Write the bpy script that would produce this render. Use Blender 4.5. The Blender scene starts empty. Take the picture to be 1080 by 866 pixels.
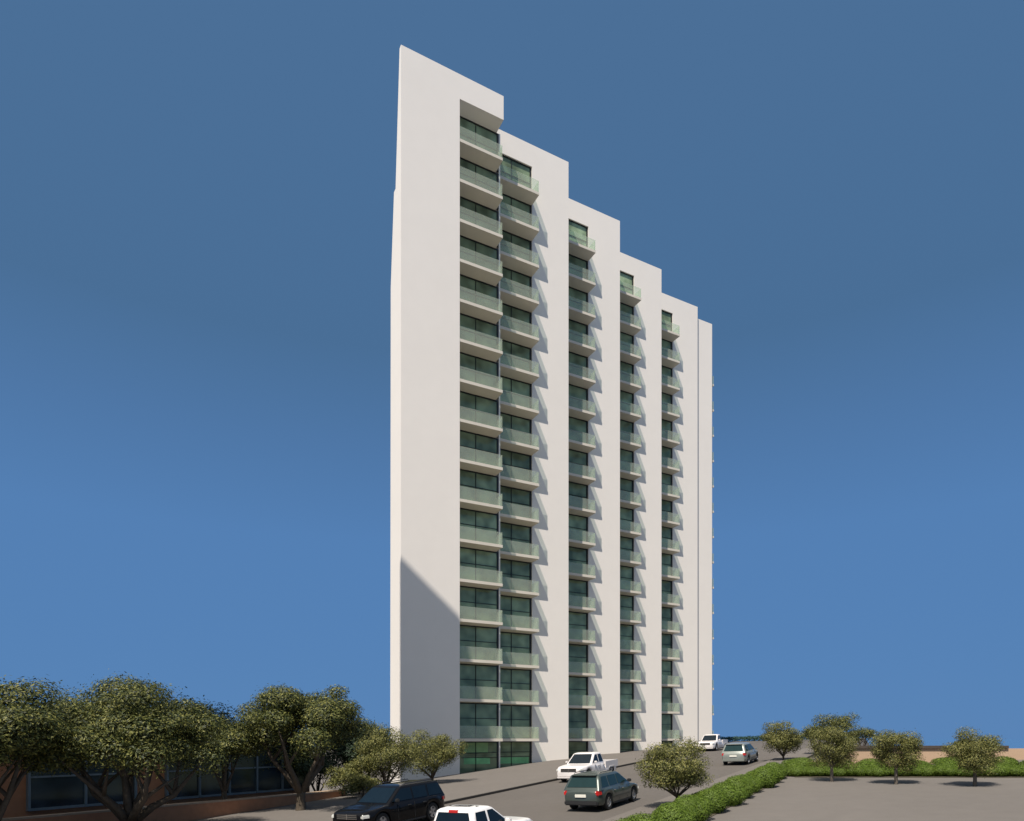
import bpy, bmesh, math, random
import numpy as np
from mathutils import Vector, Matrix
R = math.radians
scene = bpy.context.scene
col = scene.collection

# ------------------------------------------------------------------ camera, world, sun, exposure
EYE = 2.9
cam_d = bpy.data.cameras.new('camera'); cam = bpy.data.objects.new('camera', cam_d); col.objects.link(cam)
cam.location = (0, 0, EYE); cam.rotation_euler = (R(90), 0, 0)
cam_d.sensor_fit = 'HORIZONTAL'; cam_d.sensor_width = 36
cam_d.lens = 36 * 700 / 1080; cam_d.shift_y = 346.5 / 1080
cam_d.clip_start = 0.1; cam_d.clip_end = 60000
scene.camera = cam

LIGHT = Vector((0.733, 1.511, -2.75)).normalized()          # direction the sunlight travels
sun_d = bpy.data.lights.new('sun', 'SUN'); sun = bpy.data.objects.new('sun', sun_d); col.objects.link(sun)
sun.rotation_euler = LIGHT.to_track_quat('-Z', 'Y').to_euler()
sun_d.energy = 4.7; sun_d.angle = R(0.3); sun_d.color = (1.0, 0.93, 0.84)

def srgb(*c):
    return tuple(((x / 255) / 12.92 if x / 255 <= .04045 else ((x / 255 + .055) / 1.055) ** 2.4) for x in c)

EXPOSURE = 0.42
K = 2 ** EXPOSURE
world = bpy.data.worlds.new('World'); scene.world = world; world.use_nodes = True
wn = world.node_tree.nodes; wl = world.node_tree.links
bg = wn['Background']; bg.inputs['Strength'].default_value = 0.1
sky = wn.new('ShaderNodeTexSky'); sky.sky_type = 'NISHITA'; sky.sun_disc = False
sky.sun_elevation = math.asin(-LIGHT.z); sky.sun_rotation = math.atan2(-LIGHT.x, -LIGHT.y)
sky.dust_density = 0.3; sky.ozone_density = 3.0
tc = wn.new('ShaderNodeTexCoord'); sep = wn.new('ShaderNodeSeparateXYZ'); wl.new(tc.outputs['Generated'], sep.inputs[0])
# the sky is brighter and whiter around the sun, which stands high behind the camera
dt = wn.new('ShaderNodeVectorMath'); dt.operation = 'DOT_PRODUCT'; dt.inputs[1].default_value = tuple(-LIGHT); wl.new(tc.outputs['Generated'], dt.inputs[0])
hal = wn.new('ShaderNodeMapRange'); hal.interpolation_type = 'SMOOTHSTEP'; hal.inputs['From Min'].default_value = .42; hal.inputs['From Max'].default_value = 1.0; hal.inputs['To Max'].default_value = 1.0; wl.new(dt.outputs['Value'], hal.inputs['Value'])
ramp = wn.new('ShaderNodeValToRGB'); wl.new(sep.outputs['Z'], ramp.inputs[0])
stops = [(0.0, (84, 129, 181)), (0.28, (83, 127, 179)), (0.40, (78, 118, 165)), (0.50, (73, 110, 150)), (0.75, (75, 111, 151)), (1.0, (70, 103, 142))]
cr = ramp.color_ramp
cr.elements[0].position = 0; cr.elements[1].position = 1
for p, c in stops[1:-1]: cr.elements.new(p)
for e, (p, c) in zip(sorted(cr.elements, key=lambda e: e.position), stops):
    e.position = p; e.color = (*srgb(*c), 1)
sc = wn.new('ShaderNodeVectorMath'); sc.operation = 'SCALE'; sc.inputs['Scale'].default_value = 10 / K
hm = wn.new('ShaderNodeMix'); hm.data_type = 'RGBA'; hm.inputs['B'].default_value = (.64, .66, .66, 1)
wl.new(hal.outputs[0], hm.inputs['Factor']); wl.new(ramp.outputs[0], hm.inputs['A']); wl.new(hm.outputs['Result'], sc.inputs[0])
mx = wn.new('ShaderNodeMix'); mx.data_type = 'RGBA'; mx.inputs['Factor'].default_value = 0.985
wl.new(sky.outputs[0], mx.inputs['A']); wl.new(sc.outputs[0], mx.inputs['B']); wl.new(mx.outputs['Result'], bg.inputs['Color'])

scene.view_settings.view_transform = 'Standard'; scene.view_settings.look = 'None'
scene.view_settings.exposure = EXPOSURE; scene.view_settings.gamma = 1
scene.cycles.max_bounces = 8; scene.cycles.transparent_max_bounces = 16

# ------------------------------------------------------------------ helpers
rnd = random.Random(7)

def material(name, base, rough=0.8, noise=None, spec=0.5, metallic=0.0, bump=None, coat=0.0, rand=None, translucent=None):
    """noise=(scale, amount, detail) mottles the colour; rand=amount varies per leaf island or object."""
    m = bpy.data.materials.new(name); m.use_nodes = True
    n = m.node_tree.nodes; l = m.node_tree.links; b = n['Principled BSDF']
    b.inputs['Roughness'].default_value = rough; b.inputs['Metallic'].default_value = metallic
    b.inputs['Specular IOR Level'].default_value = spec; b.inputs['Coat Weight'].default_value = coat
    b.inputs['Coat Roughness'].default_value = 0.05
    b.inputs['Base Color'].default_value = (*base, 1)
    src = None
    if noise:
        t = n.new('ShaderNodeTexCoord'); src = None
        for i, (s, a, d) in enumerate(noise if isinstance(noise, list) else [noise]):
            nt = n.new('ShaderNodeTexNoise'); nt.inputs['Scale'].default_value = s; nt.inputs['Detail'].default_value = d
            l.new(t.outputs['Object'], nt.inputs['Vector'])
            mr = n.new('ShaderNodeMapRange'); mr.inputs['From Min'].default_value = .25; mr.inputs['From Max'].default_value = .75
            mr.inputs['To Min'].default_value = 1 - a; mr.inputs['To Max'].default_value = 1 + a
            l.new(nt.outputs['Fac'], mr.inputs['Value'])
            v = n.new('ShaderNodeVectorMath'); v.operation = 'SCALE'
            if src is None: v.inputs[0].default_value = base
            else: l.new(src, v.inputs[0])
            l.new(mr.outputs[0], v.inputs['Scale']); src = v.outputs[0]
        l.new(src, b.inputs['Base Color'])
        if bump:
            nt = n.new('ShaderNodeTexNoise'); nt.inputs['Scale'].default_value = bump[0]; nt.inputs['Detail'].default_value = 6
            l.new(t.outputs['Object'], nt.inputs['Vector'])
            bp = n.new('ShaderNodeBump'); bp.inputs['Strength'].default_value = bump[1]; bp.inputs['Distance'].default_value = bump[2]
            l.new(nt.outputs['Fac'], bp.inputs['Height']); l.new(bp.outputs[0], b.inputs['Normal'])
    if rand:
        g = n.new('ShaderNodeNewGeometry'); cr = n.new('ShaderNodeValToRGB')
        cr.color_ramp.elements[0].color = (*rand[0], 1); cr.color_ramp.elements[1].color = (*rand[-1], 1)
        for i, c in enumerate(rand[1:-1]):
            e = cr.color_ramp.elements.new((i + 1) / (len(rand) - 1)); e.color = (*c, 1)
        l.new(g.outputs['Random Per Island'], cr.inputs[0]); l.new(cr.outputs[0], b.inputs['Base Color'])
        if translucent:
            tr = n.new('ShaderNodeBsdfTranslucent'); ms = n.new('ShaderNodeMixShader'); ms.inputs[0].default_value = translucent
            l.new(cr.outputs[0], tr.inputs['Color']); l.new(b.outputs[0], ms.inputs[1]); l.new(tr.outputs[0], ms.inputs[2])
            l.new(ms.outputs[0], n['Material Output'].inputs['Surface'])
    return m

M = {}
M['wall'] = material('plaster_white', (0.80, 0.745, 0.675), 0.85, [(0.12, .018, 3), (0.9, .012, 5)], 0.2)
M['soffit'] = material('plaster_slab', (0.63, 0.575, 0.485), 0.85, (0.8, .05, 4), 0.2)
M['frame'] = material('dark_frame', (0.012, 0.014, 0.013), 0.5)
M['asphalt'] = material('asphalt', (0.106, 0.094, 0.083), 0.9, [(0.25, .06, 4), (2.5, .05, 6), (40, .10, 3)], 0.25, bump=(60, .25, .01))
M['paving'] = material('paving', (0.136, 0.121, 0.107), 0.9, [(0.3, .05, 4), (3, .05, 6), (30, .08, 3)], 0.25, bump=(50, .2, .01))
M['lot'] = material('lot_asphalt', (0.136, 0.122, 0.109), 0.9, [(0.15, .05, 4), (1.6, .05, 6), (35, .09, 3)], 0.25, bump=(60, .25, .01))
M['kerb'] = material('kerb_stone', (0.035, 0.030, 0.025), 0.9, (3, .2, 4))
M['soil'] = material('soil', (0.06, 0.05, 0.03), 0.95, (2, .25, 5))
M['sea'] = material('sea_water', (0.05, 0.13, 0.26), 0.15, (0.02, .05, 2), 0.5, bump=(0.3, .12, .2))
M['brown'] = material('brown_render', (0.45, 0.21, 0.11), 0.85, [(0.5, .12, 4), (4, .08, 5)], 0.2)
M['cap'] = material('cap_stone', (0.42, 0.30, 0.20), 0.8, (3, .1, 4))
M['tan'] = material('tan_render', (0.44, 0.31, 0.21), 0.9, [(0.8, .05, 4), (5, .04, 4)], 0.2)
M['darkcap'] = material('dark_cap', (0.06, 0.045, 0.035), 0.8, (3, .1, 4))
M['alu'] = material('grey_frame', (0.16, 0.20, 0.22), 0.5, (3, .1, 3))
M['bark'] = material('bark', (0.085, 0.068, 0.05), 0.95, [(3, .25, 5), (14, .2, 4)], 0.2, bump=(12, .8, .03))
M['bark_grey'] = material('bark_pale', (0.16, 0.135, 0.11), 0.95, [(3, .2, 5), (14, .2, 4)], 0.2, bump=(12, .8, .03))
M['leaf_big'] = material('leaf_dark_olive', (0.06, 0.08, 0.03), 0.6, rand=[(0.008, 0.014, 0.005), (0.034, 0.048, 0.010), (0.095, 0.105, 0.022), (0.23, 0.22, 0.055)], translucent=.18, spec=.35)
M['leaf_ever'] = material('leaf_evergreen', (0.03, 0.06, 0.03), 0.6, rand=[(0.010, 0.022, 0.012), (0.022, 0.042, 0.020), (0.045, 0.066, 0.028)], translucent=.15, spec=.3)
M['leaf_small'] = material('leaf_olive', (0.09, 0.10, 0.04), 0.6, rand=[(0.026, 0.032, 0.010), (0.095, 0.105, 0.026), (0.180, 0.180, 0.048), (0.29, 0.265, 0.085)], translucent=.25, spec=.35)
M['leaf_hedge'] = material('leaf_hedge', (0.06, 0.12, 0.015), 0.6, rand=[(0.055, 0.090, 0.010), (0.100, 0.160, 0.015), (0.150, 0.215, 0.026)], translucent=.25, spec=.3)
M['leaf_far'] = material('leaf_teal', (0.04, 0.09, 0.06), 0.7, rand=[(0.02, 0.05, 0.035), (0.04, 0.09, 0.06)], translucent=.2, spec=.3)
M['rubber'] = material('rubber', (0.012, 0.012, 0.012), 0.85, (8, .1, 2))
M['rim'] = material('alloy', (0.55, 0.56, 0.58), 0.3, metallic=.85, noise=(5, .03, 2))
M['chrome'] = material('chrome', (0.6, 0.6, 0.6), 0.15, metallic=1.0, noise=(5, .03, 2))
M['plastic'] = material('black_plastic', (0.015, 0.015, 0.016), 0.6, (8, .1, 3))
M['car_glass'] = material('car_glass', (0.006, 0.012, 0.018), 0.08, (3, .1, 2), 0.22)
M['car_glass_green'] = material('car_glass_green', (0.012, 0.030, 0.032), 0.08, (3, .1, 2), 0.22)
M['tail'] = material('red_lens', (0.50, 0.02, 0.02), 0.15, (10, .1, 2), coat=.6)
M['lamp'] = material('clear_lens', (0.62, 0.62, 0.58), 0.1, (10, .1, 2), coat=.8)
M['plate'] = material('plate_white', (0.72, 0.70, 0.62), 0.5, (10, .05, 2))
M['paint_black'] = material('paint_black', (0.006, 0.006, 0.007), 0.14, (1.5, .1, 3), .2)
M['paint_white'] = material('paint_white', (0.78, 0.76, 0.74), 0.3, (1.5, .02, 3), coat=.6)
M['paint_white_dusty'] = material('paint_white_dusty', (0.68, 0.64, 0.62), 0.35, (1.5, .03, 3), coat=.5)
M['paint_green'] = material('paint_grey_green', (0.060, 0.075, 0.066), 0.3, (1.5, .06, 3), coat=.5, metallic=.3)
M['paint_silver'] = material('paint_pale_green', (0.235, 0.25, 0.225), 0.3, (1.5, .03, 3), coat=.5, metallic=.25)
M['roof_grey'] = material('roof_gravel', (0.30, 0.28, 0.26), .95, (2, .1, 4))

def window_glass(name, base, refl=0.22, gr=.02):
    m = bpy.data.materials.new(name); m.use_nodes = True
    n = m.node_tree.nodes; l = m.node_tree.links; b = n['Principled BSDF']
    b.inputs['Roughness'].default_value = 0.9; b.inputs['Specular IOR Level'].default_value = 0.0
    oi = n.new('ShaderNodeObjectInfo'); tc = n.new('ShaderNodeTexCoord')
    nt = n.new('ShaderNodeTexNoise'); nt.inputs['Scale'].default_value = .9; nt.inputs['Detail'].default_value = 1
    add = n.new('ShaderNodeVectorMath'); add.operation = 'ADD'
    l.new(tc.outputs['Object'], add.inputs[0]); l.new(oi.outputs['Random'], add.inputs[1]); l.new(add.outputs[0], nt.inputs['Vector'])
    mr = n.new('ShaderNodeMapRange'); mr.inputs['From Min'].default_value = .3; mr.inputs['From Max'].default_value = .7
    mr.inputs['To Min'].default_value = .6; mr.inputs['To Max'].default_value = 1.5; l.new(nt.outputs['Fac'], mr.inputs['Value'])
    mr2 = n.new('ShaderNodeMapRange'); mr2.inputs['To Min'].default_value = .75; mr2.inputs['To Max'].default_value = 1.3; l.new(oi.outputs['Random'], mr2.inputs['Value'])
    mu = n.new('ShaderNodeMath'); mu.operation = 'MULTIPLY'; l.new(mr.outputs[0], mu.inputs[0]); l.new(mr2.outputs[0], mu.inputs[1])
    v = n.new('ShaderNodeVectorMath'); v.operation = 'SCALE'; v.inputs[0].default_value = base; l.new(mu.outputs[0], v.inputs['Scale'])
    l.new(v.outputs[0], b.inputs['Base Color'])
    g = n.new('ShaderNodeBsdfGlossy'); g.inputs['Roughness'].default_value = gr; g.inputs['Color'].default_value = (.70, .88, .66, 1)
    lw = n.new('ShaderNodeLayerWeight'); lw.inputs['Blend'].default_value = refl
    mf = n.new('ShaderNodeMapRange'); mf.inputs['To Min'].default_value = refl; mf.inputs['To Max'].default_value = 1; l.new(lw.outputs['Fresnel'], mf.inputs['Value'])
    ms = n.new('ShaderNodeMixShader'); l.new(mf.outputs[0], ms.inputs[0]); l.new(b.outputs[0], ms.inputs[1]); l.new(g.outputs[0], ms.inputs[2])
    l.new(ms.outputs[0], n['Material Output'].inputs['Surface'])
    return m
M['pane'] = window_glass('window_glass', (0.180, 0.235, 0.145), .07)
M['pane_dark'] = window_glass('shop_glass', (0.020, 0.032, 0.045), .07, .15)

def railing_glass():
    m = bpy.data.materials.new('railing_glass'); m.use_nodes = True
    n = m.node_tree.nodes; l = m.node_tree.links; n.remove(n['Principled BSDF'])
    tr = n.new('ShaderNodeBsdfTransparent'); tr.inputs['Color'].default_value = (.91, .97, .93, 1)
    df = n.new('ShaderNodeBsdfDiffuse'); df.inputs['Color'].default_value = (.80, .80, .66, 1)
    tl = n.new('ShaderNodeBsdfTranslucent'); tl.inputs['Color'].default_value = (.80, .80, .66, 1)
    gl = n.new('ShaderNodeBsdfGlossy'); gl.inputs['Roughness'].default_value = .05; gl.inputs['Color'].default_value = (.8, .9, .85, 1)
    a = n.new('ShaderNodeMixShader'); a.inputs[0].default_value = .3; l.new(df.outputs[0], a.inputs[1]); l.new(tl.outputs[0], a.inputs[2])
    b = n.new('ShaderNodeMixShader'); b.inputs[0].default_value = .19; l.new(tr.outputs[0], b.inputs[1]); l.new(a.outputs[0], b.inputs[2])
    lw = n.new('ShaderNodeLayerWeight'); lw.inputs['Blend'].default_value = .5
    pw = n.new('ShaderNodeMath'); pw.operation = 'POWER'; pw.inputs[1].default_value = 4; l.new(lw.outputs['Facing'], pw.inputs[0])
    fr = n.new('ShaderNodeMapRange'); fr.inputs['To Min'].default_value = .03; fr.inputs['To Max'].default_value = .55; l.new(pw.outputs[0], fr.inputs['Value'])
    c = n.new('ShaderNodeMixShader'); l.new(fr.outputs[0], c.inputs[0]); l.new(b.outputs[0], c.inputs[1]); l.new(gl.outputs[0], c.inputs[2])
    l.new(c.outputs[0], n['Material Output'].inputs['Surface'])
    return m
M['rail'] = railing_glass()

def tag(o, label=None, cat=None, group=None, kind=None):
    if label: o['label'] = label
    if cat: o['category'] = cat
    if group: o['group'] = group
    if kind: o['kind'] = kind
    return o

def empty(name, loc=(0, 0, 0), rz=0, label=None, cat=None, group=None):
    o = bpy.data.objects.new(name, None); col.objects.link(o); o.location = loc; o.rotation_euler = (0, 0, rz)
    o.empty_display_size = .3
    return tag(o, label, cat, group)

def build(name, verts, faces, mat, parent=None, smooth=False, sharp=None):
    me = bpy.data.meshes.new(name); me.from_pydata([tuple(v) for v in verts], [], faces); me.update()
    if smooth:
        me.polygons.foreach_set('use_smooth', [True] * len(me.polygons))
        if sharp: me.set_sharp_from_angle(angle=R(sharp))
    me.materials.append(mat)
    o = bpy.data.objects.new(name, me); col.objects.link(o); o.parent = parent
    return o

class MB:
    def __init__(s): s.v = []; s.f = []
    def add(s, v, f):
        k = len(s.v); s.v += [tuple(p) for p in v]; s.f += [tuple(i + k for i in q) for q in f]
    def box(s, x0, x1, y0, y1, z0, z1, T=None):
        v = [(x, y, z) for z in (z0, z1) for y in (y0, y1) for x in (x0, x1)]
        if T: v = [T(*p) for p in v]
        s.add(v, [(0, 2, 3, 1), (4, 5, 7, 6), (0, 1, 5, 4), (2, 6, 7, 3), (0, 4, 6, 2), (1, 3, 7, 5)])
    def tube(s, pts, rad, n=8):
        pts = [Vector(p) for p in pts]; base = len(s.v); rings = []
        for i, p in enumerate(pts):
            d = (pts[min(i + 1, len(pts) - 1)] - pts[max(i - 1, 0)]).normalized()
            a = d.orthogonal().normalized() if abs(d.z) < .2 else Vector((1, 0, 0)).cross(d).normalized()
            b = d.cross(a)
            for k in range(n):
                t = 2 * math.pi * k / n
                s.v.append(tuple(p + (a * math.cos(t) + b * math.sin(t)) * rad[i]))
        for i in range(len(pts) - 1):
            for k in range(n):
                s.f.append((base + i * n + k, base + i * n + (k + 1) % n, base + (i + 1) * n + (k + 1) % n, base + (i + 1) * n + k))
        s.f.append(tuple(base + k for k in reversed(range(n)))); e = base + (len(pts) - 1) * n
        s.f.append(tuple(e + k for k in range(n)))
    def build(s, name, mat, parent=None, smooth=False, sharp=None):
        return build(name, s.v, s.f, mat, parent, smooth, sharp)

def box(name, x0, x1, y0, y1, z0, z1, mat, parent=None, bevel=0, T=None):
    m = MB(); m.box(x0, x1, y0, y1, z0, z1, T)
    o = m.build(name, mat, parent)
    if bevel:
        bm = bmesh.new(); bm.from_mesh(o.data)
        bmesh.ops.bevel(bm, geom=bm.edges[:], offset=bevel, segments=2, affect='EDGES'); bm.to_mesh(o.data); bm.free()
    return o

def copy_tree(o, parent=None):
    c = o.copy(); col.objects.link(c); c.parent = parent
    for ch in list(o.children): copy_tree(ch, c)
    return c

# ------------------------------------------------------------------ terrain: u runs up the road, v to its left
DU = Vector((0.533, 0.846)); DV = Vector((-0.846, 0.533))
def XY(u, v): return (0.533 * u - 0.846 * v, 0.846 * u + 0.533 * v)
def UV(x, y): return (0.533 * x + 0.846 * y, -0.846 * x + 0.533 * y)
def hgt(u, v):
    uu = max(u, -30); vv = max(min(v, 60), -20)
    h = .0478 * uu - .029 * vv - .83
    if uu > 60: h -= .02 * (uu - 60)
    if vv > 29: h -= min(.1 * (vv - 29), .6)
    t = min(max((v - 5.5) / 2, 0), 1); u0 = 60 + 44 * t
    if u > u0: h -= .12 * (u - u0) + .0478 * (u - u0)
    return h
def gz(x, y): return hgt(*UV(x, y))

def sheet(name, us, vs, dz, mat, kind='structure', skirt=0):
    vv = []; ff = []
    for u in us:
        for v in vs:
            x, y = XY(u, v); vv.append((x, y, hgt(u, v) + dz))
    nv = len(vs)
    for i in range(len(us) - 1):
        for j in range(nv - 1):
            ff.append((i * nv + j, (i + 1) * nv + j, (i + 1) * nv + j + 1, i * nv + j + 1))
    if skirt:                                               # kerb-side faces so that the slab has thickness
        per = [i * nv for i in range(len(us))] + [(len(us) - 1) * nv + j for j in range(1, nv)] + \
              [i * nv + nv - 1 for i in range(len(us) - 2, -1, -1)] + [j for j in range(nv - 2, 0, -1)]
        k = len(vv); vv += [(vv[i][0], vv[i][1], vv[i][2] - skirt) for i in per]
        for a in range(len(per)):
            b = (a + 1) % len(per); ff.append((per[a], k + a, k + b, per[b]))
    o = build(name, vv, ff, mat); o['kind'] = kind
    return o

def fr(a, b, st): return [a + st * i for i in range(int(round((b - a) / st)) + 1)]
VS = fr(-120, -20, 20) + [-14, -8, -2, 2, 4, 6, 6.2, 7.6, 8, 9.75, 9.9, 14, 19.5, 19.65, 24, 27, 29, 32, 35, 45, 60, 90, 140]
VS = sorted(set(VS)); US = fr(-60, 60, 4) + fr(64, 104, 4) + [120, 150, 200, 300]
sheet('ground', US, VS, 0, M['lot'])
sheet('road', fr(-28, 104, 4), [9.9, 14, 19.5], .006, M['asphalt'])
sheet('side_street', fr(84, 104, 4), [19.65, 24, 27, 29, 32, 35, 45, 60], .008, M['asphalt'])
sheet('pavement', fr(-28, 84, 4), [19.65, 24, 27, 29, 32, 35], .12, M['paving'], skirt=.15)
sheet('pavement', fr(-28, 84, 4), [7.6, 8, 9.75], .12, M['paving'], skirt=.15)
sheet('kerb', fr(-28, 84, 4), [19.5, 19.65], .124, M['kerb'], skirt=.15)
sheet('kerb', fr(-28, 84, 4), [9.75, 9.9], .05, M['kerb'], skirt=.10)
sheet('planting_strip', fr(-28, 40, 4), [6.6, 7.6], .02, M['soil'])
# two planting beds behind the lot
def bed(u0, u1, v0, v1):
    sheet('planting_bed', fr(u0, u1, 2), [v for v in VS if v0 <= v <= v1], .014, M['soil'])
bed(38.4, 44.4, -20, 6.2)
o = build('sea', [(-30000, 40, -9), (30000, 40, -9), (30000, 30000, -9), (-30000, 30000, -9)], [(0, 1, 2, 3)], M['sea']); o['kind'] = 'structure'

# ------------------------------------------------------------------ the tower: s runs along the facade, d goes into the building
OX, OY = -8.47, 50.65
def B(s, d, z): return (OX + .886 * s - .4637 * d, OY + .4637 * s + .886 * d, z)
TOP = EYE + 53.0; H = 3.19; NB = 16
SOFF = EYE + 16 * H                                        # underside over the top windows
tower = empty('apartment_tower', (OX, OY, gz(OX, OY)), 0, 'tall white stepped apartment tower with green glass balconies beside the rising road', 'tower')
TW = Matrix.Translation(-Vector((OX, OY, gz(OX, OY))))
def TB(s, d, z):
    p = B(s, d, z); return (p[0] - OX, p[1] - OY, p[2] - gz(OX, OY))
def tbox(name, s0, s1, d0, d1, z0, z1, mat, parent=tower, bevel=0):
    return box(name, s0, s1, d0, d1, z0, z1, mat, parent, bevel, TB)
GB = -2.0
# first block: blade wall whose rear edge rakes outwards towards the ground
prof = [(0, GB), (2.75, GB), (2.6, EYE + 36), (1.75, EYE + 43), (1.35, EYE + 43), (0.35, TOP), (0, TOP)]
n = len(prof)
vv = [TB(0, d, z) for d, z in prof] + [TB(4.86, d, z) for d, z in prof]
build('end_wall', vv, [tuple(range(n)), tuple(reversed(range(n, 2 * n)))] + [(i, i + n, (i + 1) % n + n, (i + 1) % n) for i in range(n)], M['wall'], tower)
tbox('roof_parapet', 4.86, 8.78, 0, 12, SOFF, TOP, M['wall'])
tbox('core', 4.9, 8.98, 1.55, 12, GB, SOFF, M['wall'])
tbox('corner_column', 8.985, 9.12, 1.30, 2.75, GB, SOFF, M['wall'])
# blocks: right s, plane d, window s range
blocks = [(16.89, 2.81, 9.13, 13.05, TOP), (25.29, 6.24, 16.89, 21.42, TOP), (33.70, 9.74, 25.29, 29.85, TOP), (41.94, 12.77, 33.7, 38.0, TOP)]
prev = 8.78
for (sr, d, w0, w1, top) in blocks:
    tbox('facade_wall', w1, sr, d, d + 9, GB, top, M['wall'])
    tbox('facade_lintel', prev - .8, w1, d, d + 9, SOFF, top, M['wall'])
    tbox('core', prev - .8, w1 - .002, d + .35, d + 8.9, GB, SOFF, M['wall'])
    prev = sr
tbox('facade_wall', 41.94, 44.75, 13.21, 20, GB, EYE + 51.95, M['wall'])

def window(s0, s1, d, z0, z1, transoms, fr_w=.07):
    m = MB()
    def fb(a, b, c, e, t=.0): m.box(a, b, d - .05 - t, d + .06, c, e, TB)
    fb(s0, s1, z1 - .10, z1); fb(s0, s1, z0, z0 + .06)
    fb(s0, s0 + fr_w, z0 + .06, z1 - .10); fb(s1 - .16, s1, z0 + .06, z1 - .10)
    mid = (s0 + s1 - .1) / 2
    fb(mid - .025, mid + .025, z0 + .06, z1 - .10)
    for t in transoms:
        fb(s0 + fr_w, mid - .025, t - .02, t + .02); fb(mid + .025, s1 - .16, t - .02, t + .02)
    f = m.build('window', M['frame'], tower)
    p = MB(); p.box(s0 + .02, s1 - .02, d + .01, d + .03, z0 + .02, z1 - .02, TB)
    p.build('pane', M['pane'], f)

def balcony(s0, s1, d0, d1, L, left_side=False):
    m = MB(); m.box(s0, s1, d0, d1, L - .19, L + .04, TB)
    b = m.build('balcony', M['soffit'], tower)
    g = MB(); g.box(s0, s1 - .03, d0 + .02, d0 + .04, L + .04, L + 1.06, TB); g.box(s1 - .05, s1 - .03, d0 + .04, d1, L + .04, L + 1.06, TB)
    g.build('glass_railing', M['rail'], b)

bays = [(4.86, 8.98, 1.36, 4.88, 8.70, 0.0, 1.34)] + [(w0, w1, d + .16, w0 + .01, w1 + .04, d - 1.2, d + .12) for (sr, d, w0, w1, top) in blocks]
for (w0, w1, wd, b0, b1, bd0, bd1) in bays:
    for k in range(17):
        L = EYE + (k - 1) * H
        z1 = EYE + k * H - .19 if k < 16 else SOFF
        z0 = L + .04 if k else gz(*B((w0 + w1) / 2, wd, 0)[:2]) - .35
        window(w0, w1, wd, z0, z1, [L + 1.72] if k else [z1 - .95, z1 - 1.35])
    for k in range(16):
        balcony(b0, b1, bd0, bd1, EYE + k * H)
for k in range(15):
    balcony(44.76, 45.35, 13.5, 15.2, EYE + k * H)

M['reflect_green'] = material('green_reflection_paint', (0.24, 0.42, 0.16), .35, [(1.2, .25, 3)], .5)  # green window reflections, painted as thin panels over the ground-floor panes
M['reflect_green_light'] = material('green_reflection_paint_light', (0.22, 0.58, 0.24), .35, [(1.2, .25, 3)], .5)
for (a, b, d, z0, z1, mm) in ((5.8, 8.0, 1.36, 1.75, 2.6, 'reflect_green'), (5.8, 8.2, 1.36, .82, 1.38, 'reflect_green_light'), (9.25, 12.8, 2.97, .75, 1.3, 'reflect_green_light')):
    tbox('reflection_panel', a, b, d + .002, d + .008, z0, z1, M[mm])
# slim unseen tower added outside the frame, shaped to cast the end wall shadow
tt = 23.0; sx0 = OX - .733 * tt; sy0 = OY - 1.511 * tt; stz = EYE + 13.86 + 2.75 * tt
nx, ny = sx0 + 1.5, sy0 - 2.0
nt = empty('shadow_tower', (nx, ny, gz(nx, ny)), 0, 'slender pale tower added out of view to cast the shadow on the end wall', 'tower')
box('shaft', -1.72, 1.72, -2, 2, -1, stz - gz(nx, ny) - .5, M['wall'], nt)
box('roof_cap', -1.72, 1.72, -2.0, 2.0, stz - gz(nx, ny) - .497, stz - gz(nx, ny), M['soffit'], nt)
for k in range(22):
    box('slit_window', 1.72, 1.75, -.4, .4, 2 + k * 3.3, 3.6 + k * 3.3, M['pane_dark'], nt)

# ------------------------------------------------------------------ low brown building and planter wall on the left
VW = 27.5
def U(u, v, z): x, y = XY(u, v); return (x, y, z)
pw = empty('planter_wall', U(20, VW, -1), 0, 'low brown rendered planter wall with pale coping along the left pavement', 'wall')
def rel(e, f): 
    L0 = Vector(e.location)
    return lambda *a: tuple(Vector(f(*a)) - L0)
T = rel(pw, U)
box('wall_body', -6, 26.3, VW, VW + .35, -3, .02, M['brown'], pw, T=T)
box('coping', -6, 26.34, VW - .03, VW + .38, .022, .09, M['cap'], pw, T=T)
lb = empty('low_building', U(18, 31, -1), 0, 'low brown building with a strip of framed windows behind the street trees', 'building')
T = rel(lb, U)
box('wall', -8, 27, 31.25, 39, -3, 2.75, M['brown'], lb, T=T)
box('roof', -8.5, 27.5, 30.6, 39.5, 2.755, 3.0, M['darkcap'], lb, T=T)
for (a, b) in ((18.2, 26.6), (12.4, 16.7), (8.2, 11.0), (2, 6.5)):
    m = MB()
    m.box(a, b, 31.08, 31.24, -.05, .06, T); m.box(a, b, 31.08, 31.24, 1.3, 1.38, T); m.box(a, b, 31.08, 31.24, 2.45, 2.55, T)
    nn = max(2, int((b - a) / 1.55)); 
    for i in range(nn + 1):
        x = a + (b - a) * i / nn; m.box(x - .05, x + .05, 31.05, 31.24, -.045, 2.54, T)
    f = m.build('window', M['alu'], lb)
    p = MB(); p.box(a + .02, b - .02, 31.15, 31.18, .06, 2.45, T); p.build('pane', M['pane_dark'], f)

# tan wall behind the lot
tw_ = empty('boundary_wall', (25, 39.5, 1.2), 0, 'long low tan boundary wall behind the hedges', 'wall')
box('wall_body', -5, 10, 0, .3, -1.2, EYE - 10 * 39.5 / 700 - 1.2, M['tan'], tw_)
box('coping', -5.1, 4.5, -.1, .4, EYE - 10 * 39.5 / 700 - 1.197, EYE - 7 * 39.5 / 700 - 1.2, M['darkcap'], tw_)

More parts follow.
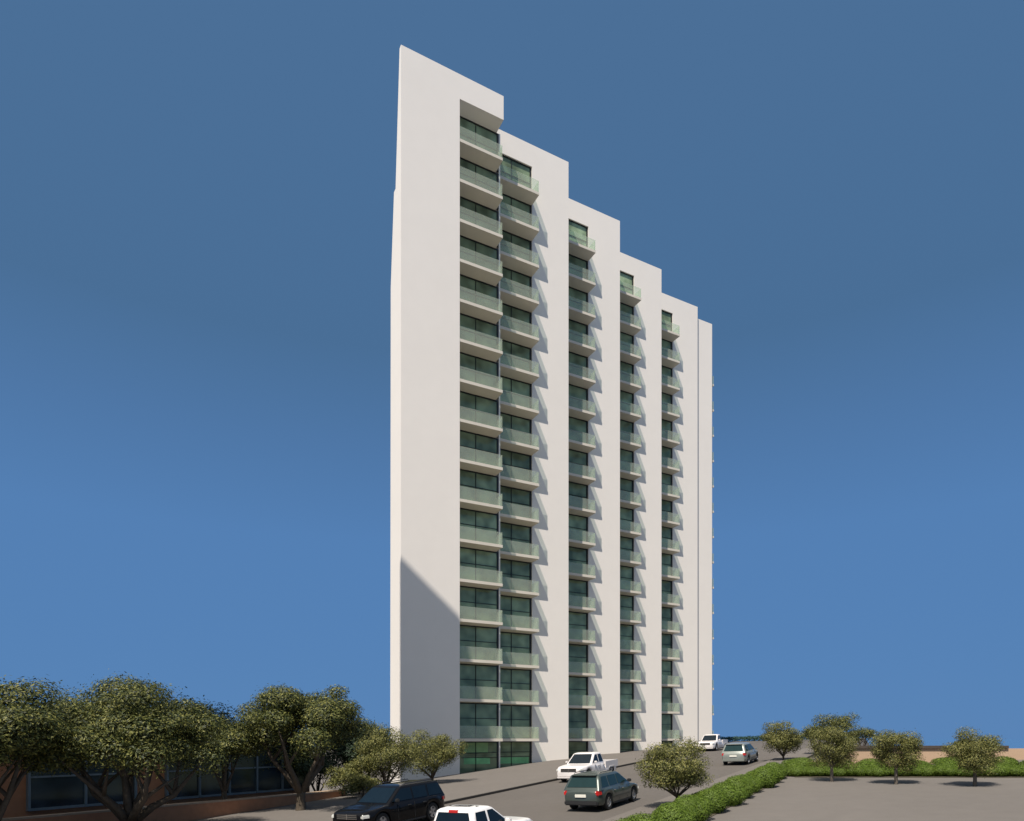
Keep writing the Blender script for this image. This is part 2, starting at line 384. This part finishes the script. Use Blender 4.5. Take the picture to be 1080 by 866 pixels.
# ------------------------------------------------------------------ vegetation
def leaves(clusters, n, size, rng, flat=.5, name='crown', mat=None, parent=None, hollow=.55, aspect=.38, stray=.18):
    """leaf-sized faces spread through clumps; clusters = [(x,y,z,rx,ry,rz)]"""
    w = np.array([c[3] * c[4] * c[5] for c in clusters]) ** .75; w /= w.sum()
    idx = rng.choice(len(clusters), n, p=w); C = np.array(clusters)[idx]
    d = rng.normal(size=(n, 3)); d /= np.linalg.norm(d, axis=1)[:, None]
    r = hollow + (1 - hollow) * rng.random(n) ** .7; r *= 1 + stray * rng.normal(size=n) * (rng.random(n) > .6)
    d[:, 2] = np.where((d[:, 2] < -.2) & (rng.random(n) < .35), -d[:, 2], d[:, 2])      # clumps carry most leaves on top
    P = C[:, :3] + d * r[:, None] * C[:, 3:]
    nrm = d + rng.normal(size=(n, 3)) * flat; nrm[:, 2] += .3; nrm /= np.linalg.norm(nrm, axis=1)[:, None]
    a = np.cross(nrm, rng.normal(size=(n, 3))); a /= np.linalg.norm(a, axis=1)[:, None]; b = np.cross(nrm, a)
    s = size * (.6 + .8 * rng.random(n)); a = a * s[:, None]; b = b * (s * aspect)[:, None]
    V = np.stack([P - a, P + b * .9 - a * .1, P + a, P - b * .9 - a * .1], axis=1).reshape(-1, 3)
    me = bpy.data.meshes.new(name)
    me.vertices.add(4 * n); me.vertices.foreach_set('co', V.ravel())
    me.loops.add(4 * n); me.loops.foreach_set('vertex_index', np.arange(4 * n))
    me.polygons.add(n); me.polygons.foreach_set('loop_start', np.arange(0, 4 * n, 4)); me.polygons.foreach_set('loop_total', np.full(n, 4))
    me.update(calc_edges=True); me.materials.append(mat)
    o = bpy.data.objects.new(name, me); col.objects.link(o); o.parent = parent
    return o

def crown_clusters(rng, cx, cy, cz, rx, ry, rz, k, cs, ball=False):
    out = []
    for i in range(k):
        d = rng.normal(size=3); d /= np.linalg.norm(d)
        if d[2] < -.35 and not ball: d[2] *= -.6
        r = .45 + .5 * rng.random(); q = cs * (.7 + .6 * rng.random())
        out.append((cx + d[0] * rx * r, cy + d[1] * ry * r, cz + d[2] * rz * r, q * 1.15, q * 1.15, q * .8))
    return out

def tree(name, x, y, height, rx, ry, crown_lo, k, cs, nleaf, lsize, leafmat, barkmat, label, cat, group, seed, fork=.35, tr=.09, lean=(0, 0), flatness=.34, zbase=None, nl=5, extra=()):
    rng = np.random.default_rng(seed); g = gz(x, y) if zbase is None else zbase
    t = empty(name, (x, y, g), 0, label, cat, group)
    rz = (height - crown_lo) / 2; cz = crown_lo + rz
    cl = crown_clusters(rng, lean[0], lean[1], cz, rx, ry, rz, k, cs, name == 'ornamental_tree') + list(extra)
    leaves(cl, nleaf, lsize, rng, flatness, 'crown', leafmat, t)
    m = MB(); fz = crown_lo * fork + .15
    f = Vector((lean[0] * .15, lean[1] * .15, fz))
    m.tube([(0, 0, -.15), (lean[0] * .03, lean[1] * .03, fz * .12), (lean[0] * .1, 0, fz * .6), f], [tr * 1.5, tr * 1.15, tr, tr * 1.02], 10)
    order = sorted(cl, key=lambda c: math.atan2(c[1] - lean[1], c[0] - lean[0])); step = max(1, len(order) // nl)
    for c in order[::step]:
        e = Vector(c[:3]); mid = f.lerp(e, .5) + Vector((rng.normal() * .06 * rx, rng.normal() * .06 * rx, -.12 * (e.z - f.z)))
        m.tube([f - Vector((0, 0, tr)), f.lerp(mid, .5) + Vector((0, 0, -.02)), mid, e], [tr * .75, tr * .58, tr * .42, tr * .12], 7)
        for j in range(2):
            o2 = Vector(cl[int(rng.integers(len(cl)))][:3]); e2 = mid.lerp(o2, .6)
            m.tube([mid, mid.lerp(e2, .5) + Vector((0, 0, .03)), e2], [tr * .38, tr * .22, tr * .08], 6)
    m.build('trunk', barkmat, t, smooth=True)
    return t

BT = 'broad street trees in front of the low brown building'
tree('street_tree', -16.9, 21.4, 6.0, 3.0, 2.6, 1.5, 66, .74, 66000, .062, M['leaf_big'], M['bark'], 'dark olive street tree with spreading limbs, cut off by the left edge of the picture', 'tree', BT, 11, fork=.45, tr=.2, zbase=-1.1, nl=6)
tree('street_tree', -14.1, 24.5, 5.9, 3.1, 2.6, 1.5, 74, .74, 74000, .06, M['leaf_big'], M['bark'], 'broad dark olive street tree whose thick trunk forks in front of the planter wall', 'tree', BT, 12, fork=.5, tr=.24, zbase=-.92, nl=6)
tree('street_tree', -9.9, 31.1, 6.1, 2.9, 2.5, 1.7, 66, .70, 66000, .065, M['leaf_big'], M['bark'], 'rounded olive street tree on the pavement near the end of the planter wall', 'tree', BT, 13, fork=.5, tr=.2, zbase=-.5, nl=6, lean=(.1, 0))
BG = 'darker trees filling in behind the street trees'
tree('background_tree', -17.0, 34.5, 5.5, 3.2, 2.5, .6, 30, 1.1, 20000, .085, M['leaf_ever'], M['bark'], 'dark tree filling the gap behind the low building, between the two largest street trees', 'tree', BG, 21, tr=.2, zbase=-.6)
tree('background_tree', -24.0, 36.5, 6.6, 3.4, 2.5, .6, 30, 1.1, 20000, .085, M['leaf_big'], M['bark'], 'tree with a rounded top seen behind the leftmost street trees', 'tree', BG, 22, tr=.2, zbase=-.6)
tree('background_tree', -17.0, 38.5, 5.1, 3.2, 2.5, .5, 30, 1.0, 18000, .085, M['leaf_big'], M['bark'], 'olive tree top in the dip left of the rounded street tree', 'tree', BG, 23, tr=.2, zbase=-.4)
tree('evergreen_tree', -9.3, 40.0, 5.0, 2.5, 2.0, .1, 32, .9, 24000, .075, M['leaf_ever'], M['bark'], 'dense dark evergreen tree between the brown building and the white tower', 'tree', BG, 24, tr=.18, zbase=-.5)
tree('background_tree', -13.6, 38.5, 4.6, 2.6, 2.0, .3, 26, .9, 20000, .07, M['leaf_big'], M['bark'], 'olive tree half hidden behind the rounded street tree at the planter end', 'tree', BG, 25, tr=.16, zbase=-.5)
tree('evergreen_shrub', -11.2, 38.2, 2.7, 1.2, 1.2, .0, 12, .6, 6000, .07, M['leaf_ever'], M['bark'], 'dark upright shrub at the right end of the low brown building', 'shrub', None, 26, tr=.08, zbase=-.5)
tree('background_tree', -13.4, 30.9, 4.6, 1.9, 1.3, 1.7, 30, .7, 26000, .065, M['leaf_big'], M['bark'], 'lower olive tree bridging the gap between the second and third street trees', 'tree', BG, 27, fork=.6, tr=.12, zbase=-.7)
ST = 'small bushy trees at the foot of the white tower'
tree('ornamental_tree', -7.2, 38.0, 3.9, 1.7, 1.4, .6, 40, .58, 22000, .055, M['leaf_small'], M['bark'], 'small bushy tree covering the bottom left corner of the white tower', 'tree', ST, 31, fork=.6, tr=.11, zbase=-.3)
tree('ornamental_tree', -5.05, 42.0, 3.4, 1.95, 1.6, .65, 40, .58, 22000, .055, M['leaf_small'], M['bark'], 'small bushy tree in front of the tower end wall, right of its twin', 'tree', ST, 32, fork=.55, tr=.10, zbase=.0)
for i, (x, y, hh, rr, lab) in enumerate([(-9.35, 36.6, 1.6, .9, 'low yellowish shrub just past the end of the planter wall'),
                                        (-8.6, 37.4, 2.3, 1.1, 'olive shrub between the evergreen and the small bushy trees'),
                                        (-8.0, 35.6, 1.3, .9, 'low olive shrub in front of the small bushy trees at the tower foot')]):
    rng = np.random.default_rng(50 + i); t = empty('shrub', (x, y, gz(x, y)), 0, lab, 'shrub', 'shrubs beyond the planter wall')
    leaves(crown_clusters(rng, 0, 0, hh * .5, rr, rr, hh * .45, 14, .42), 4200, .06, rng, .6, 'foliage', M['leaf_small'], t)
    m = MB(); m.tube([(0, 0, -.1), (.03, 0, hh * .5)], [.05, .03], 6); m.build('stem', M['bark'], t, True)

RT = 'small pale trimmed trees around the parking lot'
tree('ornamental_tree', 6.38, 25.6, 2.68, 1.3, 1.15, .65, 50, .42, 22000, .042, M['leaf_small'], M['bark'], 'small bushy tree standing behind the near hedge, beside the dark green car', 'tree', RT, 41, fork=.7, tr=.065, nl=6)
tree('ornamental_tree', 19.3, 47.2, 2.7, 1.4, 1.2, .6, 36, .5, 16000, .055, M['leaf_small'], M['bark'], 'small tree with forked stem on the pavement right of the pale green car', 'tree', RT, 42, fork=.4, tr=.07)
for (x, y, hh, r, sd, lab) in [(15.9, 33.0, 2.75, 1.15, 43, 'lollipop shaped tree at the corner of the lot, nearest the street'),
                               (17.7, 30.6, 2.5, 1.05, 44, 'middle one of the three lollipop shaped trees at the lot edge'),
                               (19.95, 28.6, 2.42, 1.0, 45, 'lollipop shaped tree at the right end of the row at the edge of the lot')]:
    tree('ornamental_tree', x, y, hh, r * .88, r * .86, .50, 50, .38, 24000, .037, M['leaf_small'], M['bark_grey'], lab, 'tree', RT, sd, fork=1.3, tr=.07)
tree('background_tree', 23.7, 48.5, 3.3, 1.6, 1.3, .7, 20, .6, 9000, .06, M['leaf_big'], M['bark'], 'darker tree rising just behind the lollipop tree nearest the street', 'tree', 'dark trees behind the lot', 46, tr=.09)
tree('background_tree', 23.5, 51.3, 2.3, 1.1, 1.1, .5, 12, .5, 5000, .06, M['leaf_big'], M['bark'], 'darker tree between the forked small tree and the lollipop trees', 'tree', 'dark trees behind the lot', 47, tr=.09)

tree('background_tree', 27.2, 51.5, 2.0, 1.3, 1.0, .3, 12, .5, 5000, .06, M['leaf_big'], M['bark'], 'low dark tree behind the left end of the tan wall', 'tree', 'dark trees behind the lot', 48, tr=.08)
# hedge bushes (each a rounded clump); a few meshes shared by the copies
protos = []
for i in range(4):
    rng = np.random.default_rng(70 + i)
    cl = [(rng.normal() * .18, rng.normal() * .14, .28 + .06 * rng.normal(), .62, .52, .36)] + \
         [(math.cos(a) * .42, math.sin(a) * .34, .22 + .1 * rng.random(), .34, .32, .26) for a in np.arange(0, 6.28, 1.05) + rng.random()]
    protos.append(cl)
hedge_mesh = []
def bush(u, v, sc, sz, i, label, group, rz=0, wy=1.08):
    x, y = XY(u, v)
    t = empty('hedge_bush', (x, y, gz(x, y)), math.atan2(DU.y, DU.x) + rz, label, 'bush', group)
    if len(hedge_mesh) < 4:
        rng = np.random.default_rng(80 + i)
        o = leaves(protos[len(hedge_mesh)], 16000, .022, rng, .25, 'foliage', M['leaf_hedge'], t, hollow=.8, aspect=.65, stray=.05)
        hedge_mesh.append(o.data)
    else:
        o = bpy.data.objects.new('foliage', hedge_mesh[i % 4]); col.objects.link(o); o.parent = t
    t.scale = (sc, sc * wy, sz)
    return t
HG1 = 'hedge bushes in a row between the pavement and the lot'
near = [16.6, 18.6, 20.7, 22.9, 25.0, 27.1, 29.3, 31.4, 33.5, 35.6, 37.6]
for i, u in enumerate(near):
    bush(u, 7.0 + .1 * math.sin(i * 2.1), 1.1 + .08 * math.sin(i * 1.7), 1.42 + .08 * math.cos(i * 2.3), i, 'rounded bright green bush in the hedge row that follows the right pavement', HG1)
HG2 = 'hedge bushes in the front row along the far edge of the lot'
for i in range(24):
    bush(39.2 + .08 * math.sin(i * 1.3), 6.2 - i * .98, 1.0 + .05 * math.sin(i), .92 + .05 * math.cos(i * 2), i + 1, 'bright green bush in the clipped front hedge along the far edge of the lot', HG2, R(90), .95)
HG3 = 'hedge bushes in the rear row before the tan wall'
for i in range(13):
    bush(42.2 + .15 * math.sin(i * 1.9), 6.6 - i * 1.9, 1.3 + .12 * math.sin(i * 2.2), 1.15 + .1 * math.cos(i * 1.4), i + 2, 'rounded green bush of the rear hedge in front of the tan wall', HG3, R(90))
# hedge closing the far end of the street
rng = np.random.default_rng(99)
x, y = XY(103, 22); fh = empty('far_hedge', (x, y, hgt(103, 22)), 0, 'long dark green hedge closing the far end of the street', 'hedge')
leaves([(DV.x * a, DV.y * a, .4 + hgt(103, 22 + a) - hgt(103, 22), .9, .9, .42) for a in np.arange(-13, 14, .8)], 9000, .12, rng, .6, 'foliage', M['leaf_far'], fh)
x, y = XY(96, 30.5); t = empty('shrub', (x, y, hgt(96, 30.5)), 0, 'dark round shrub behind the farthest white pickup, by the tower corner', 'shrub')
leaves(crown_clusters(rng, 0, 0, .9, 1.0, 1.0, .9, 10, .5), 2500, .12, rng, .6, 'foliage', M['leaf_far'], t)

# ------------------------------------------------------------------ vehicles (local x forward, y left)
def interp(pts, x):
    if x <= pts[0][0]: return pts[0][1]
    for (a, b), (c, d) in zip(pts, pts[1:]):
        if x <= c: 
            t = (x - a) / (c - a); t = t * t * (3 - 2 * t) * .5 + t * .5
            return b + (d - b) * t
    return pts[-1][1]

def vehicle(name, pos, heading, L, W, Ht, top, cab, paint, label, cat, kind, wheel_r=.33, wb=(-.30, .31), glass='car_glass', bed=None, group=None, roof_rails=False):
    x, y = pos; root = empty(name, (0, 0, 0), 0, label, cat, group)
    P = M[paint]; xr, xf = wb[0] * L, wb[1] * L; ar = wheel_r + .06
    xs = set([-L / 2, -L / 2 + .03, -L / 2 + .1, -L / 2 + .25, L / 2 - .25, L / 2 - .1, L / 2 - .03, L / 2])
    for c in (xr, xf):
        for k in range(9): xs.add(c - ar * math.cos(math.pi * k / 8))
    for p in top: xs.add(p[0] * L / 2)
    k = -L / 2 + .4
    while k < L / 2 - .3: xs.add(k); k += .25
    xs = sorted(xs); xs = [a for i, a in enumerate(xs) if i == 0 or a - xs[i - 1] > .012]
    tp = [(a * L / 2, b) for a, b in top]
    def hw(x):
        e = max(0, abs(x) - (L / 2 - .75)) / .75
        return W / 2 * (1 - .16 * e ** 2.2)
    def zb(x):
        z = .24 + .05 * max(0, abs(x) - (L / 2 - .4)) / .4
        for c in (xr, xf):
            if abs(x - c) < ar: z = max(z, wheel_r + math.sqrt(max(0, ar * ar - (x - c) ** 2)) - .02)
        return z
    rows = [(0, .90), (.06, .96), (.25, .99), (.5, 1.0), (.72, .985), (.88, .96), (.97, .91), (1.0, .84)]
    V = []; F = []; nr = 2 * len(rows) + 3
    for xx in xs:
        z0, z1, w = zb(xx), interp(tp, xx), hw(xx)
        e = max(0, abs(xx) - (L / 2 - .12)) / .12
        z1 -= .07 * e ** 2; z0 += .03 * e; w *= 1 - .05 * e * e
        z0 = min(z0, z1 - .08)
        zs = .24
        loop = [(xx, 0, z0)] + [(xx, w * b, z0 + (z1 - z0) * a) for a, b in rows] + [(xx, w * .5, z1 + .018), (xx, 0, z1 + .025), (xx, -w * .5, z1 + .018)] + \
               [(xx, -w * b, z0 + (z1 - z0) * a) for a, b in reversed(rows)]
        V += loop; nr = len(loop)
    for i in range(len(xs) - 1):
        for j in range(nr): F.append((i * nr + j, i * nr + (j + 1) % nr, (i + 1) * nr + (j + 1) % nr, (i + 1) * nr + j))
    F.append(tuple(range(nr - 1, -1, -1))); F.append(tuple((len(xs) - 1) * nr + j for j in range(nr)))
    build('body', V, F, P, root, True, 38)
    # cabin: rings from the beltline up
    zb0, (b0, b1), (r0, r1), w0, w1 = cab['z'], cab['base'], cab['roof'], cab['w0'], cab['w1']
    Tz = Ht
    def ring(z, a, b, w, rc):
        out = []
        for (cx, cy, a0) in ((b - rc, w - rc, 0), (a + rc, w - rc, 90), (a + rc, -w + rc, 180), (b - rc, -w + rc, 270)):
            for q in (0, 22.5, 45, 67.5, 90):
                t = R(a0 + q); out.append((cx + rc * math.cos(t), cy + rc * math.sin(t), z))
        return out
    zt = Tz - .09
    def lp(t): return (b0 + (r0 - b0) * t, b1 + (r1 - b1) * t, w0 + (w1 - w0) * t, zb0 + (zt - zb0) * t)
    RG = []
    for t in (-.12, 0, .33, .66, 1.0):
        a, b, w, z = lp(t); RG.append(ring(z, a, b, w, .10))
    a, b, w, z = lp(1.0)
    RG.append(ring(zt + .045, a + .06, b - .08, w - .04, .14)); RG.append(ring(Tz - .012, a + .18, b - .24, w - .14, .2)); RG.append(ring(Tz, a + .4, b - .5, w - .32, .2))
    V = [p for r_ in RG for p in r_]; F = []; m_ = 20
    for i in range(len(RG) - 1):
        for j in range(m_): F.append((i * m_ + j, i * m_ + (j + 1) % m_, (i + 1) * m_ + (j + 1) % m_, (i + 1) * m_ + j))
    F.append(tuple(reversed(range(m_)))); F.append(tuple((len(RG) - 1) * m_ + j for j in range(m_)))
    build('cabin', V, F, P, root, True, 50)
    G = M[glass]
    def quadpanel(name, c, nrm, mat, th=.014, parent=root):
        nrm = Vector(nrm).normalized(); v = [Vector(p) + nrm * th for p in c] + [Vector(p) - nrm * .02 for p in c]; k = len(c)
        f = [tuple(range(k)), tuple(reversed(range(k, 2 * k)))] + [(i, i + k, (i + 1) % k + k, (i + 1) % k) for i in range(k)]
        o = build(name, v, f, mat, parent); 
        bm = bmesh.new(); bm.from_mesh(o.data); bmesh.ops.recalc_face_normals(bm, faces=bm.faces); bm.to_mesh(o.data); bm.free()
        return o
    def front(t, f):  a, b, w, z = lp(t); return (b, w * f, z)
    def rear(t, f):   a, b, w, z = lp(t); return (a, w * f, z)
    nf = (zt - zb0, 0, b1 - r1); nb = (-(zt - zb0), 0, r0 - b0)
    quadpanel('windshield', [front(.06, -.86), front(.06, .86), front(.55, .86), front(.97, .84), front(.97, -.84), front(.55, -.86)], nf, G)
    quadpanel('rear_window', [rear(.12, .84), rear(.12, -.84), rear(.93, -.80), rear(.93, .80)], nb, G)
    for sgn in (1, -1):
        def sd(x0, t):
            a, b, w, z = lp(t); return (min(max(x0, a + .10), b - .10), sgn * w, z)
        ns = (0, sgn * (zt - zb0), w0 - w1)
        for (q0, q1) in cab['side']:
            c = [sd(q0, .10), sd(q1, .10), sd(q1 - (.0), .92), sd(q0, .92)]
            a_, b_, w_, z_ = lp(.92); c2 = []
            # follow the raked pillars at either end
            for (qq, t) in ((q0, .10), (q1, .10), (q1, .92), (q0, .92)):
                a, b, w, z = lp(t); c2.append((min(max(qq, a + .13), b - .13), sgn * w, z))
            quadpanel('side_window', c2, ns, G, .012)
        # door shut lines and handles
        for q in cab.get('doors', []):
            box('door_handle', q - .09, q + .07, sgn * W / 2 - .03 if sgn > 0 else -W / 2 - .022, sgn * W / 2 + .022 if sgn > 0 else -W / 2 + .03, zb0 - .17, zb0 - .135, M['chrome'] if kind != 'suv' else M['plastic'], root)
        mir = box('mirror', 0, .12, -.09, .09, -.065, .065, M['plastic'] if kind in ('suv', 'wagon') else P, root, .03)
        mir.location = (b1 - .42, sgn * (w0 + .13), zb0 + .10)
        # wheels
        for cx in (xr, xf):
            tw = .2
            m = MB(); N = 28; prof_ = [(wheel_r * .62, -.02), (wheel_r * .62, -tw / 2), (wheel_r * .93, -tw / 2), (wheel_r, -tw / 2 + .03), (wheel_r, tw / 2 - .03), (wheel_r * .93, tw / 2), (wheel_r * .62, tw / 2), (wheel_r * .62, .02)]
            vv = [(r_ * math.cos(2 * math.pi * i / N), yy, r_ * math.sin(2 * math.pi * i / N)) for i in range(N) for r_, yy in prof_]
            q = len(prof_); m.add(vv, [(i * q + j, i * q + j + 1, ((i + 1) % N) * q + j + 1, ((i + 1) % N) * q + j) for i in range(N) for j in range(q - 1)])
            tire = m.build('wheel', M['rubber'], root, True, 40)
            tire.location = (cx, sgn * (W / 2 - tw / 2 - .03), wheel_r)
            m = MB(); rr_ = wheel_r * .62; yo = sgn * (tw / 2 - .035)
            for i in range(5):
                a = 2 * math.pi * i / 5; ca, sa = math.cos(a), math.sin(a)
                def sp(r_, t, yy): return (r_ * ca - t * sa, yy, r_ * sa + t * ca)
                m.add([sp(.02, -.045, yo), sp(.02, .045, yo), sp(rr_, .06, yo), sp(rr_, -.06, yo), sp(.02, -.045, yo - .03 * sgn), sp(.02, .045, yo - .03 * sgn), sp(rr_, .06, yo - .03 * sgn), sp(rr_, -.06, yo - .03 * sgn)],
                      [(0, 1, 2, 3), (7, 6, 5, 4), (0, 4, 5, 1), (1, 5, 6, 2), (2, 6, 7, 3), (3, 7, 4, 0)])
            N = 24; ring_ = []
            for rr2, yy in ((rr_ * 1.01, yo + .02 * sgn), (rr_ * .90, yo + .02 * sgn), (rr_ * .88, yo - .04 * sgn)):
                ring_ += [(rr2 * math.cos(2 * math.pi * i / N), yy, rr2 * math.sin(2 * math.pi * i / N)) for i in range(N)]
            m.add(ring_, [(a_ * N + i, a_ * N + (i + 1) % N, (a_ + 1) * N + (i + 1) % N, (a_ + 1) * N + i) for a_ in range(2) for i in range(N)])
            m.build('rim', M['rim'], tire)
            m = MB(); m.add([(rr_ * .95 * math.cos(2 * math.pi * i / N), yo - .05 * sgn, rr_ * .95 * math.sin(2 * math.pi * i / N)) for i in range(N)], [tuple(range(N))])
            m.build('brake_disc', M['plastic'], tire)
    # lights, bumpers, plates
    zf = interp(tp, L / 2 - .2); zr = interp(tp, -L / 2 + .2)
    for sgn in (1, -1):
        hl = box('headlight', -.17, .15, -.19, .19, -.075, .075, M['lamp'], root, .035)
        hl.location = (L / 2 - .17, sgn * (W / 2 - .27), zf - .17); hl.rotation_euler = (0, 0, -sgn * R(20))
        if kind in ('pickup',): tl = box('taillight', -.03, .10, -.10, .09, -.17, .17, M['tail'], root, .02); tl.location = (-L / 2 - .0, sgn * (W / 2 - .14), (bed or 1) - .2)
        else:
            tl = box('taillight', -.12, .17, -.17, .15, -.10, .10, M['tail'], root, .04); tl.location = (-L / 2 + .14, sgn * (W / 2 - .235), zr - .17); tl.rotation_euler = (0, 0, sgn * R(18))
    g = MB(); gw = W * .27; g.box(L / 2 - .06, L / 2 + .012, -gw, gw, zf - .26, zf - .07); gr = g.build('grille', M['plastic'], root)
    g = MB()
    for kx in range(3): g.box(L / 2 + .012, L / 2 + .022, -gw, gw, zf - .245 + kx * .065, zf - .225 + kx * .065)
    g.box(L / 2 + .012, L / 2 + .024, -.02, .02, zf - .26, zf - .07); g.build('grille_bar', M['chrome'], gr)
    box('front_bumper', L / 2 - .28, L / 2 + .04, -W * .41, W * .41, .24, .40, M['plastic'] if kind != 'pickup' else P, root, .04)
    box('rear_bumper', -L / 2 - .05, -L / 2 + .3, -W * .42, W * .42, .27, .46, (M['plastic'] if kind != 'pickup' else M['chrome']) if kind != 'hatch' else P, root, .04)
    pl = box('number_plate', -L / 2 - .035, -L / 2 + .02, -.24, .24, zr - .33, zr - .21, M['plate'], root, .008)
    box('sill', xr + ar + .02, xf - ar - .02, -W / 2 + .02, W / 2 - .02, .20, .29, M['plastic'], root, .02)
    # shut lines: thin dark grooves set proud by 2 mm
    for q in cab.get('seams', []):
        m = MB()
        for sgn in (1, -1): m.box(q - .006, q + .006, sgn * W / 2 * .985 - .003, sgn * W / 2 * .985 + .012 * (1 if sgn > 0 else 1), .34, zb0 - .07)
        m.build('door_seam', M['plastic'], root)
    if roof_rails:
        for sgn in (1, -1):
            m = MB(); m.tube([(r0 + .25, sgn * (w1 - .08), Tz - .03), (r0 + .32, sgn * (w1 - .08), Tz + .03), (r1 - .45, sgn * (w1 - .08), Tz + .03), (r1 - .35, sgn * (w1 - .08), Tz - .03)], [.018] * 4, 6)
            m.build('roof_rail', M['chrome'] if roof_rails == 2 else M['plastic'], root)
    if kind == 'pickup':
        bz = bed; bx1 = b0 - .06; m = MB(); fl = interp(tp, -L / 2 + .5)
        for sgn in (1, -1):
            m.box(-L / 2 + .02, bx1, min(sgn * (W / 2 - .09), sgn * (W / 2 - .012)), max(sgn * (W / 2 - .09), sgn * (W / 2 - .012)), fl - .12, bz)
        m.box(-L / 2 + .02, -L / 2 + .09, -W / 2 + .09, W / 2 - .09, fl - .15, bz - .01); m.box(bx1 - .07, bx1, -W / 2 + .09, W / 2 - .09, fl - .1, bz - .01)
        cb = m.build('cargo_bed', P, root)
        box('bed_liner', -L / 2 + .1, bx1 - .08, -W / 2 + .1, W / 2 - .1, fl + .03, fl + .04, M['plastic'], cb)
        a, b, w, z = lp(1.0)
        box('brake_light', a - .035, a + .06, -.15, .15, zt - .05, zt + .035, M['tail'], root, .01)
    if kind in ('wagon', 'suv', 'hatch'):
        a, b, w, z = lp(1.0)
        box('roof_spoiler', a - .10, a + .12, -w + .1, w - .1, zt + .005, zt + .045, P, root, .015)
    # place on the slope
    g = gz(x, y) + .008; gx = (gz(x + 1, y) - gz(x - 1, y)) / 2; gy = (gz(x, y + 1) - gz(x, y - 1)) / 2
    up = Vector((-gx, -gy, 1)).normalized(); f = Vector((math.cos(heading), math.sin(heading), 0)); f = (f - up * f.dot(up)).normalized(); l_ = up.cross(f)
    mt = Matrix((f, l_, up)).transposed().to_4x4(); mt.translation = (x, y, g)
    root.matrix_world = mt
    return root

UP = math.atan2(.846, .533); DOWN = UP + math.pi
SUV_TOP = [(-1, .92), (-.9, 1.0), (-.3, 1.0), (.35, .98), (.5, .95), (.85, .86), (1, .78)]
def suvcab(L, W, z, Ht): return dict(z=z, base=(-L / 2 + .06, L * .235), roof=(-L / 2 + .30, L * .07), w0=W / 2 - .07, w1=W / 2 - .20,
    side=[(-L * .44, -L * .27), (-L * .245, -L * .075), (-L * .055, L * .20)], doors=[-L * .19, L * .0], seams=[-L * .235, -L * .065, L * .135])
CAR_GROUP = 'cars on the rising road'
vehicle('suv', (-4.58, 25.5), DOWN, 4.65, 1.82, 1.58, SUV_TOP, suvcab(4.65, 1.82, .97, 1.58), 'paint_black', 'black estate car facing the viewer at the near left kerb, cut by the bottom edge', 'car', 'suv', .36, roof_rails=1)
WT = [(-1, .84), (-.92, .92), (-.3, .93), (.35, .91), (.5, .87), (.85, .76), (1, .66)]
def wcab(L, W, z, Ht): return dict(z=z, base=(-L / 2 + .10, L * .23), roof=(-L / 2 + .42, L * .04), w0=W / 2 - .07, w1=W / 2 - .22,
    side=[(-L * .42, -L * .27), (-L * .245, -L * .07), (-L * .05, L * .2)], doors=[-L * .18, L * .01], seams=[-L * .235, -L * .06, L * .135])
vehicle('station_wagon', (3.92, 28.3), UP, 4.35, 1.74, 1.50, WT, wcab(4.35, 1.74, .92, 1.5), 'paint_green', 'dark grey green estate car driving away, right behind the near white pickup', 'car', 'wagon', .33, glass='car_glass_green', roof_rails=1)
vehicle('hatchback', (16.35, 47.4), UP, 4.3, 1.75, 1.50, WT, wcab(4.3, 1.75, .92, 1.5), 'paint_silver', 'pale green silver hatchback driving away up the road, left of the forked small tree', 'car', 'hatch', .32, glass='car_glass_green')
PT = [(-1, .70), (-.98, .72), (-.25, .72), (-.16, .98), (.30, .98), (.45, 1.0), (.88, .94), (1, .84)]
def pcab(L, W, z, Ht): return dict(z=z, base=(-L * .12, L * .235), roof=(-L * .095, L * .10), w0=W / 2 - .08, w1=W / 2 - .22,
    side=[(-L * .105, L * .015), (L * .035, L * .21)], doors=[-L * .07, L * .07], seams=[L * .025, L * .16])
PG = 'white double cab pickups on the road'
for (nm, pos, hd, pm, lab, s_) in [((0), (4.73, 41.2), DOWN, 'paint_white_dusty', 'white pickup coming down the road, just above the dark green estate car', 1.0),
                                   ((1), (20.6, 68.2), DOWN, 'paint_white_dusty', 'farthest white pickup, parked by the right corner of the tower', 1.0),
                                   ((2), (-1.25, 18.35), UP, 'paint_white', 'nearest white pickup, seen from behind and cut by the bottom edge of the picture', .9)]:
    Lp, Wp, Hp = 5.2 * s_ ** .2, 1.86 * s_, 1.66 * s_
    vehicle('pickup_truck', pos, hd, Lp, Wp, Hp, [(a, b * s_) for a, b in PT], pcab(Lp, Wp, 1.0 * s_, Hp), pm, lab, 'pickup', 'pickup', .37 * s_, wb=(-.31, .325), bed=1.02 * s_)
